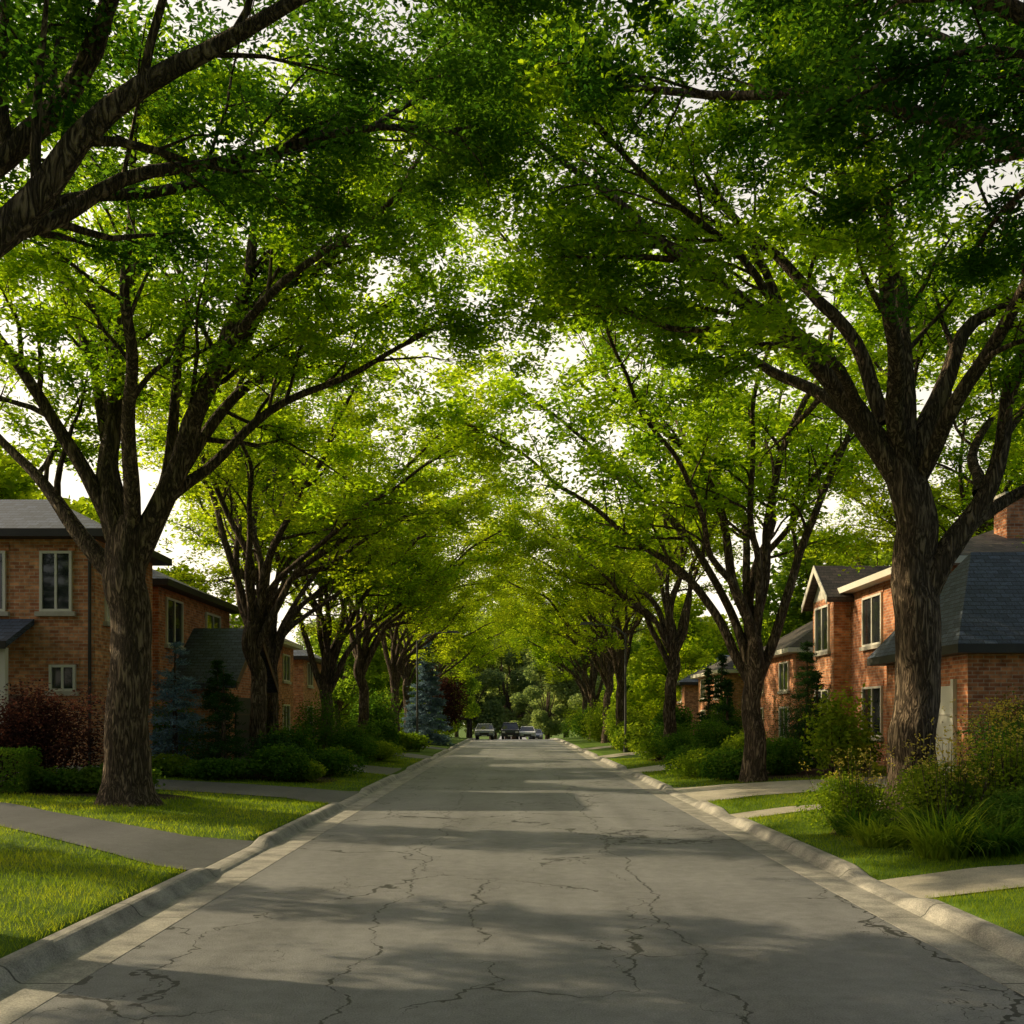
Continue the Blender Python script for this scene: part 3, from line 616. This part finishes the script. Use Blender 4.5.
box('garage_door',-9.397,-9.34,33.9,37.2,g0,2.7,M['dark'],h)
for z in (1.0,1.55,2.1): box('garage_door_panel_line',-9.338,-9.325,33.95,37.15,z,z+.03,M['wood'],h)
for (y0,y1,xf,ev,rh,rm,wm) in ((45,54,-11.8,5.9,2.2,'roofB','brickB'),(58.5,67,-12.2,5.6,2.2,'roofA','brickA')):
    h=empty('brick_house',(xf-4.5,(y0+y1)/2,g0)); box('walls',xf-9,xf,y0,y1,g0,ev-.2,M[wm],h); hip(h,xf-9,xf,y0,y1,ev,rh,M[rm])
    for a in (y0+1,y1-2.6): window(h,'E',xf,a,a+1.5,3.9,5.3); window(h,'E',xf,a,a+1.5,1.2,2.7)
    window(h,'S',y0,xf-3,xf-1.6,3.9,5.3); window(h,'S',y0,xf-3,xf-1.6,1.2,2.7)
h=empty('brick_house',(15.5,29,g0))
box('garage_walls',10.3,20,22.6,27.5,g0,3.45,M['brickB'],h); hip(h,10.3,20,22.6,27.5,3.65,2.5,M['roofA'],.4,kk=1.6)
box('garage_door',10.24,10.297,23.3,26.4,g0,2.75,M['white'],h)
for z in (.95,1.5,2.05): box('garage_door_groove',10.228,10.238,23.35,26.35,z,z+.03,M['stone'],h)
box('garage_door_frame',10.21,10.297,23.16,23.297,g0,2.9,M['white'],h); box('garage_door_frame',10.21,10.297,26.403,26.54,g0,2.9,M['white'],h)
window(h,'S',22.6,13.4,14.8,1.5,2.9)
box('walls',11.5,21,27.52,36.4,g0,6.2,M['brickB'],h); hip(h,11.5,21,27.52,36.4,6.4,1.8,M['roofB'])
box('bay_walls',10.9,11.497,33.9,36.2,g0,6.15,M['brickA'],h); gable(h,10.9,14,33.9,36.2,6.15,1.0,'x',M['roofB'],M['white'],ov=.3)
window(h,'W',10.9,34.3,35.8,4.3,5.9); window(h,'W',10.9,34.3,35.8,1.4,3.0); window(h,'W',11.5,31.0,32.7,4.3,5.9); window(h,'W',11.5,31.0,32.7,1.4,3.0)
box('chimney',14.6,15.7,29.5,30.3,6.3,8.5,M['brickB'],h); box('chimney_cap',14.5,15.8,29.4,30.4,8.502,8.65,M['stone'],h)
for (y0,y1,xf,ev,rh,rm,wm) in ((43,51,12.2,5.0,2.7,'roofB','brickB'),(58,66,12.3,4.8,2.4,'roofB','brickA'),(73,80,12.6,4.6,2.2,'roofA','brickB')):
    h=empty('brick_house',(xf+4.5,(y0+y1)/2,g0)); box('walls',xf,xf+9,y0,y1,g0,ev-.2,M[wm],h); hip(h,xf,xf+9,y0,y1,ev,rh,M[rm])
    for a in (y0+1,y1-2.6): window(h,'W',xf,a,a+1.5,3.2,4.5); window(h,'W',xf,a,a+1.5,1.1,2.5)
    window(h,'S',y0,xf+1.6,xf+3,3.2,4.5); window(h,'S',y0,xf+1.6,xf+3,1.1,2.5)
# ------------------------------------------------------------------ shrubs
def bush(name,x,y,rx,ry,hh,mat,ln=.09,wd_=.05,n=5000,seed=0,lob=9):
    r=np.random.default_rng(seed+int(abs(x*31+y*17))); C=[];Nn=[]
    z0=float(H(x,y)); b=TB(seed+3)
    for i in range(lob):
        a=r.uniform(0,6.28); q=r.uniform(.15,.62) if i else 0; zc=r.uniform(.3,.68)*hh if i else .5*hh
        c=np.array([q*rx*math.cos(a),q*ry*math.sin(a),zc]); s=r.uniform(.38,.6)
        m=n//lob; v=r.normal(0,1,(m,3)); v/=np.linalg.norm(v,axis=1)[:,None]
        rad=r.uniform(.35,1.15,m)**.5*(1+r.exponential(.08,m))
        p=c+v*rad[:,None]*np.array([rx*s,ry*s,hh*.42*(s+.35)]); C.append(p); Nn.append(v)
        b.tube([(0,0,-.05),c*np.array([.5,.5,.6]),c+np.array([0,0,.2*hh])],[.03,.02,.008])
    C=np.concatenate(C);Nn=np.concatenate(Nn); k=C[:,2]>.01; C=C[k];Nn=Nn[k]
    me=b.wood(name); o=put(name,me,None,None,(x,y,z0))
    lf=leafmesh(name+'_leaves',C,r,ln,wd_,mat,.7,nrm=Nn*.8+np.array([0,0,.5])); f=bpy.data.objects.new('foliage',lf); COL.objects.link(f); f.parent=o
    return o
def conifer(name,x,y,hh,rad,mat,seed=0,n=26,pw=.85,size=1.0):
    r=np.random.default_rng(seed); b=TB(seed); b.tube([(0,0,-.1),(0,0,hh*.5),(0,0,hh)],[.09,.06,.01]); C=[];D=[]
    for i in range(int(hh*n/2)):
        t=r.uniform(.02,1)**1.1; z=hh*t; L_=rad*(1-t)**pw*r.uniform(.75,1.1)+.08; a=r.uniform(0,6.28)
        d=np.array([math.cos(a),math.sin(a),.0]); b.tube([(0,0,z),d*L_*.5+np.array([0,0,z-.02]),d*L_+np.array([0,0,z-.12*L_])],[.015,.01,.004])
        m=int((40+L_*130)/size); s=r.uniform(.1,1,m)**.7; p=d*(s*L_)[:,None]+np.array([0,0,z])+np.column_stack([np.zeros(m),np.zeros(m),-.12*L_*s**2])
        p+=r.normal(0,1,(m,3))*(.06+.16*L_*(1-s*.6))[:,None]*np.array([1,1,.35]); C.append(p)
        D.append(d*.9+r.normal(0,.5,(m,3))+np.array([0,0,.15]))
    C=np.concatenate(C);D=np.concatenate(D)
    o=put(name,b.wood(name),None,None,(x,y,float(H(x,y)))); k=max(1,y/30)*size
    lf=leafmesh(name+'_needles',C,r,.11*k,.026*k,mat,1.,updir=D); f=bpy.data.objects.new('foliage',lf); COL.objects.link(f); f.parent=o
def clump(name,x,y,n,ln,rad,mat,w=.018,seed=0):
    r=np.random.default_rng(seed+int(x*7)); k=6
    a=r.uniform(0,6.28,n); q=rad*r.uniform(0,1,n)**.6; bx=q*np.cos(a); by=q*np.sin(a)
    a2=a+r.normal(0,.7,n); l=ln*r.uniform(.6,1.15,n); el=r.uniform(.9,1.45,n); bend=r.uniform(.8,2.1,n)
    px,py,pz=bx.copy(),by.copy(),np.zeros(n); W=[]
    for i in range(k+1):
        t=i/k; ww=w*(1-t**2)+.001; W.append(np.stack([np.column_stack([px-np.sin(a2)*ww,py+np.cos(a2)*ww,pz]),np.column_stack([px+np.sin(a2)*ww,py-np.cos(a2)*ww,pz])],1))
        e=el-bend*t; px=px+np.cos(e)*np.cos(a2)*l/k; py=py+np.cos(e)*np.sin(a2)*l/k; pz=pz+np.sin(e)*l/k
    W=np.stack(W,1); V=W.reshape(-1,3); base=np.arange(n)[:,None]*(2*(k+1))+np.arange(k)[None]*2; base=base.ravel()
    F=np.stack([base,base+1,base+3,base+2],1); me=fast(name,V,F); put(name,me,mat,None,(x,y,float(H(x,y))))
for i,(x,y,s_) in enumerate([(5.6,13.0,.9),(6.2,12.9,.8),(5.9,13.7,.8),(5.3,14.4,.6),(5.4,15.6,.6)]): clump('daylily_plant',x,y,340,s_,.32,M['shrub'] if i%3 else M['shrub_l'],.013,i)
bush('garden_shrub',6.9,13.2,.7,.55,.75,M['shrub'],.06,.03,6000,15)
bush('flowering_shrub',6.4,14.9,1.1,.9,1.15,M['shrub_l'],.065,.032,8500,1)
bush('flowering_shrub',7.5,15.0,1.2,1.0,1.5,M['shrub_l'],.065,.032,8500,2)
bush('flowering_shrub',5.6,16.6,.8,.8,.9,M['shrub_l'],.065,.032,6000,3)
bush('garden_shrub',8.5,17.0,1.2,1.0,1.8,M['shrub'],.07,.035,7500,4)
bush('garden_shrub',9.6,19.0,1.1,.8,2.1,M['shrub_r'],.07,.035,7000,14)
bush('garden_shrub',7.4,13.9,1.0,.7,.9,M['shrub'],.06,.03,6500,5)
bush('garden_shrub',8.4,14.6,1.2,1,1.4,M['shrub'],.07,.035,6500,6)
for x,y,nn,hh in ((6.4,14.7,150,1.5),(7.4,14.9,200,2.0),(5.7,16.4,70,1.3)):
    r=np.random.default_rng(int(x*10)); C=np.column_stack([r.normal(0,.4,nn),r.normal(0,.35,nn),hh*r.uniform(.55,1,nn)]); b=TB(1)
    for p in C[:60]: b.tube([(p[0]*.5,p[1]*.5,0),(p[0]*.8,p[1]*.8,p[2]*.6),tuple(p)],[.006,.005,.003])
    o=put('goldenrod_plant',b.wood('goldenrod_plant'),None,None,(x,y,float(H(x,y)))); lf=leafmesh('goldenrod',np.repeat(C,6,0)+r.normal(0,.03,(nn*6,3)),r,.045,.028,M['flower'],1.); f=bpy.data.objects.new('flower_heads',lf); COL.objects.link(f); f.parent=o
bush('lime_shrub',8.6,26.9,1.0,.9,2.5,M['shrub_l'],.14,.09,3000,7,8)
bush('garden_shrub',8.9,31.2,1,.9,2.6,M['ever'],.06,.03,6000,8)
conifer('cypress_tree',10.1,34.2,4.2,.9,M['ever'],9,40); conifer('cypress_tree',9.6,31.5,3.0,.7,M['ever'],10,40)
# unseen columnar trees added off-frame to throw long shadow stripes over the road
for x,y,hh,rd_ in ((-12.2,14.4,11.5,1.0),(-13.8,20.9,12.5,1.1),(-14.6,24.4-1.9,12,.7)): conifer('shadow_caster_tree',x,y,hh,rd_,M['ever'],int(x*-10),34,.35,1.7)
LR=[(6.4,28.8,1.1,.9,.9,'shrub'),(7.8,29.3,1.1,.9,1.1,'shrub'),(5.8,30.6,1,1.1,.8,'shrub_l'),(7.4,32.5,1.1,1,1.3,'shrub_l'),(5.9,32.8,1,1,.9,'shrub'),(6.8,39.6,1.2,1,1.1,'shrub'),(8.3,40.5,1.2,1,1.6,'shrub'),(6.2,42,1.2,1.2,1.0,'shrub_l'),
 (7.5,46,1.4,1,1.5,'shrub'),(6.3,52.5,1.3,1.2,1.4,'shrub_l'),(8.2,53.5,1.4,1.2,2.4,'shrub'),(6.4,55.8,1.3,1,1.8,'shrub_l'),(7.2,65,1.8,1.5,2.6,'shrub_l'),(6.7,73,1.8,1.5,2.6,'shrub_l'),(7.2,80,2,2,3.4,'shrub_l'),(6.6,92,2,1.5,2.8,'shrub'),(9.8,45.5,1.2,1,2.4,'shrub'),(9.6,28.7,.9,.5,1.2,'shrub'),(7.6,105,2.4,2,3.6,'shrub_l')]
for i,(x,y,rx,ry,hh,m) in enumerate(LR): bush('garden_shrub',x,y,rx,ry,hh,M[m],.1 if y<50 else .17,.055 if y<50 else .1,4500,20+i)
for x,y,hh in ((9.2,46.8,4),(9.9,47.2,4.6),(9.0,41.8,3.2)): conifer('cypress_tree',x,y,hh,.6,M['ever'],int(y),40)
bush('purple_shrub',-10.0,21.9,1.3,1,2.4,M['shrub_p'],.08,.045,10000,40)
bush('purple_shrub',-11.6,22.2,1.2,.9,2.0,M['shrub_p'],.08,.045,6000,41)
def hedge(name,x0,x1,y0,y1,hh,mat):
    r=np.random.default_rng(5); n=int(((x1-x0)*(y1-y0)+2*hh*(x1-x0+y1-y0))*1400); cx,cy=(x0+x1)/2,(y0+y1)/2
    p=r.uniform(-1,1,(n,3)); ax=r.integers(0,3,n); sg=np.sign(p[np.arange(n),ax]); p[np.arange(n),ax]=sg*(1-r.exponential(.06,n)); nn=np.zeros((n,3)); nn[np.arange(n),ax]=sg
    C=p*np.array([(x1-x0)/2,(y1-y0)/2,hh/2])+np.array([0,0,hh/2]); C+=r.normal(0,.025,(n,3)); b=TB(2)
    for i in range(8): 
        u=r.uniform(-.8,.8,2)*np.array([(x1-x0)/2,(y1-y0)/2]); b.tube([(u[0],u[1],-.05),(u[0],u[1],hh*.85)],[.03,.01])
    o=put(name,b.wood(name),None,None,(cx,cy,float(H(cx,cy)))); lf=leafmesh(name+'_leaves',C,r,.06,.035,mat,.6,nrm=nn); f=bpy.data.objects.new('foliage',lf); COL.objects.link(f); f.parent=o
hedge('clipped_hedge',-12.5,-9.9,20.2,21.0,.85,M['shrub'])
conifer('spruce_tree',-9.3,27.6,3.7,1.3,M['blue'],50,44); conifer('spruce_tree',-7.9,27.4,3.0,1.0,M['ever'],51,44); conifer('spruce_tree',-8.9,30.2,3.3,.9,M['ever'],52,44)
LL=[(-9.6,20.9,.8,.5,.55,'shrub'),(-8.6,21.4,1.1,.5,.65,'shrub'),(-9.3,26.9,1.1,.5,.6,'shrub_l'),(-7.8,26.7,1,.6,.6,'shrub'),(-6.6,27.6,1.2,.8,1.0,'shrub'),(-5.7,27.8,.8,.6,.6,'shrub_l'),(-6.8,30.4,1.2,1,1.6,'shrub'),(-5.6,30.8,1,1,.9,'shrub'),(-6.6,29.2,1,1,1.2,'ever'),(-5.9,32,1,.9,.8,'shrub_l'),
 (-7.6,39.2,1,1,2.6,'shrub'),(-6.1,39.3,1.1,1,1.1,'shrub'),(-5.5,41.5,1,1.3,.8,'shrub_l'),(-7,43,1.3,1,1.5,'shrub'),(-5.9,44.4,1.2,1,.9,'shrub'),(-7.0,52,1.4,1,1.6,'shrub'),(-5.8,54,1.3,1.2,1.1,'shrub_l'),(-7.6,56,1.4,1.2,3.2,'shrub'),(-5.6,71,1.2,1.2,1.2,'shrub_l'),(-7,80,2,2,2.4,'shrub'),(-7,95,2,2,2.6,'shrub_l'),(-10.6,31.5,1,.8,2,'shrub'),(-10.2,39.5,1.2,1,2.6,'shrub_r')]
for i,(x,y,rx,ry,hh,m) in enumerate(LL): bush('garden_shrub',x,y,rx,ry,hh,M[m],.1 if y<50 else .17,.055 if y<50 else .1,4500,60+i)
conifer('spruce_tree',-5.75,67,6.9,1.75,M['blue'],53,40)
bush('purple_tree',-5.9,93,2.0,2,5.6,M['shrub_p'],.2,.12,9000,90,12)
# ------------------------------------------------------------------ lamp, cars
def lamp(x,y,side):
    z=float(H(x,y)); e=empty('street_lamp',(x,y,z)); cyl('pole',(x,y,z),.07,6.2,'z',M['metal'],e,12,.045)
    cyl('base',(x,y,z),.13,.5,'z',M['metal'],e,12,.1)
    b=TB(1); b.tube([(0,0,6.1),(side*.5,0,6.5),(side*1.2,0,6.65),(side*1.9,0,6.65)],[.04,.035,.03,.03]); o=put('arm',b.wood('arm'),None,e); o.data.materials.clear(); o.data.materials.append(M['metal'])
    V=[(x+side*a,y+b_,z+c-1) for a,b_,c in ((1.7,-.12,7.66),(2.4,-.14,7.62),(2.4,.14,7.62),(1.7,.12,7.66),(1.75,-.08,7.78),(2.3,-.08,7.76),(2.3,.08,7.76),(1.75,.08,7.78))]
    mk('lamp_head',V,[(3,2,1,0),(4,5,6,7),(0,1,5,4),(1,2,6,5),(2,3,7,6),(3,0,4,7)],M['metal'],e)
lamp(-5.4,57,1); lamp(5.9,52,-1)
def paint(nm,c): return simple(nm,tuple(x*.95 for x in c),c,1,.25,spec=.6)
def car(x,y,c,kind='car',flip=1):
    z=float(prof(y)); e=empty('parked_car' if kind=='car' else 'pickup_truck',(x,y,z)); P=paint('car_paint',c)
    tall=1.0 if kind=='car' else 1.25
    if kind=='car': prof_=[(-2.25,.35),(-2.3,.6),(-2.2,.88),(-1.35,1.0),(1.5,1.02),(2.2,.95),(2.28,.6),(2.2,.35)]; cab=[(-1.25,1.0),(-.55,1.45),(.95,1.47),(1.75,1.02)]
    else: prof_=[(-2.8,.45),(-2.85,.8),(-2.75,1.15),(-1.5,1.25),(2.7,1.22),(2.8,.8),(2.7,.45)]; cab=[(-1.4,1.24),(-.75,1.88),(1.0,1.9),(1.25,1.22)]
    hw=.9 if kind=='car' else 1.0
    V=[];F=[];ws=[(-1,.93),(-.96,.985),(-.8,1),(.8,1),(.96,.985),(1,.93)]
    n=len(prof_)
    for w_,s in ws:
        for a,b in prof_: V.append((x+hw*w_,y+flip*a*s,z+ (b-.6)*s+.6))
    for j in range(len(ws)-1):
        for i in range(n): F.append((j*n+i,j*n+(i+1)%n,(j+1)*n+(i+1)%n,(j+1)*n+i))
    F.append(tuple(range(n))); F.append(tuple(range((len(ws)-1)*n,len(ws)*n))[::-1]); mk('body',V,F,P,e)
    V=[];
    for w_,k in ((-1,0),(1,0)):
        for i,(a,b) in enumerate(cab): V.append((x+w_*hw*(.93 if i in (0,3) else .74),y+flip*a,z+b))
    mk('cabin_glass',V,[(0,1,2,3),(7,6,5,4),(0,4,5,1),(1,5,6,2),(2,6,7,3)],M['glass'],e)
    a,b=cab[1];a2,b2=cab[2]; V=[(x+s*hw*.75,y+flip*q,z+r_) for q,r_ in ((a-.05,b-.01),(a2+.05,b2-.01),(a2,b2+.05),(a,b+.05)) for s in (-1,1)]
    mk('roof_panel',V,[(0,1,3,2),(2,3,5,4),(4,5,7,6),(6,7,1,0),(0,2,4,6),(1,7,5,3)],P,e)
    for s in (-1,1):
        for (i,k) in ((0,1),(3,2)):
            (a,b),(a2,b2)=cab[i],cab[k]; p0=Vector((x+s*hw*.935,y+flip*a,z+b)); p1=Vector((x+s*hw*.75,y+flip*a2,z+b2))
            V=[p0+Vector((d,f_,0)) for d in (-.03,.03) for f_ in (-.05,.05)]+[p1+Vector((d,f_,0)) for d in (-.03,.03) for f_ in (-.05,.05)]
            mk('pillar',V,[(0,1,5,4),(2,6,7,3),(0,4,6,2),(1,3,7,5)],P,e)
    yf=prof_[1][0]; yr=prof_[-2][0]; wr=.33 if kind=='car' else .4
    for s in (-1,1):
        for wy in (yf+.85,yr-.85):
            xx=x+s*(hw-.2) ; cyl('wheel',(xx-.11+s*.02,y+flip*wy,z+wr),wr,.24,'x',M['rubber'],e,20); cyl('hub',(xx-.125+s*.03,y+flip*wy,z+wr),wr*.6,.25,'x',M['metal'],e,14)
        box('headlight',x+s*hw*.72-.16,x+s*hw*.72+.16,y+flip*yf-.03,y+flip*yf+.05,z+.66*tall,z+.8*tall,M['white'],e)
        box('mirror',x+s*(hw+.09)-.09,x+s*(hw+.09)+.09,y+flip*(cab[0][0]+.25)-.05,y+flip*(cab[0][0]+.25)+.05,z+.98*tall,z+1.12*tall,P,e)
    box('grille',x-.42,x+.42,y+flip*yf-.02,y+flip*yf+.06,z+.5*tall,z+.68*tall,M['dark'],e); box('bumper',x-hw*.9,x+hw*.9,y+flip*yf-.07,y+flip*yf+.1,z+.34*tall,z+.47*tall,M['dark'],e)
    box('number_plate',x-.25,x+.25,y+flip*yf-.085,y+flip*yf-.072,z+.37*tall,z+.46*tall,M['white'],e)
car(-2.6,96,(.3,.32,.35)); car(-.2,112,(.03,.03,.035),'truck'); car(1.7,112,(.6,.6,.6)); car(2.9,125,(.12,.14,.2));
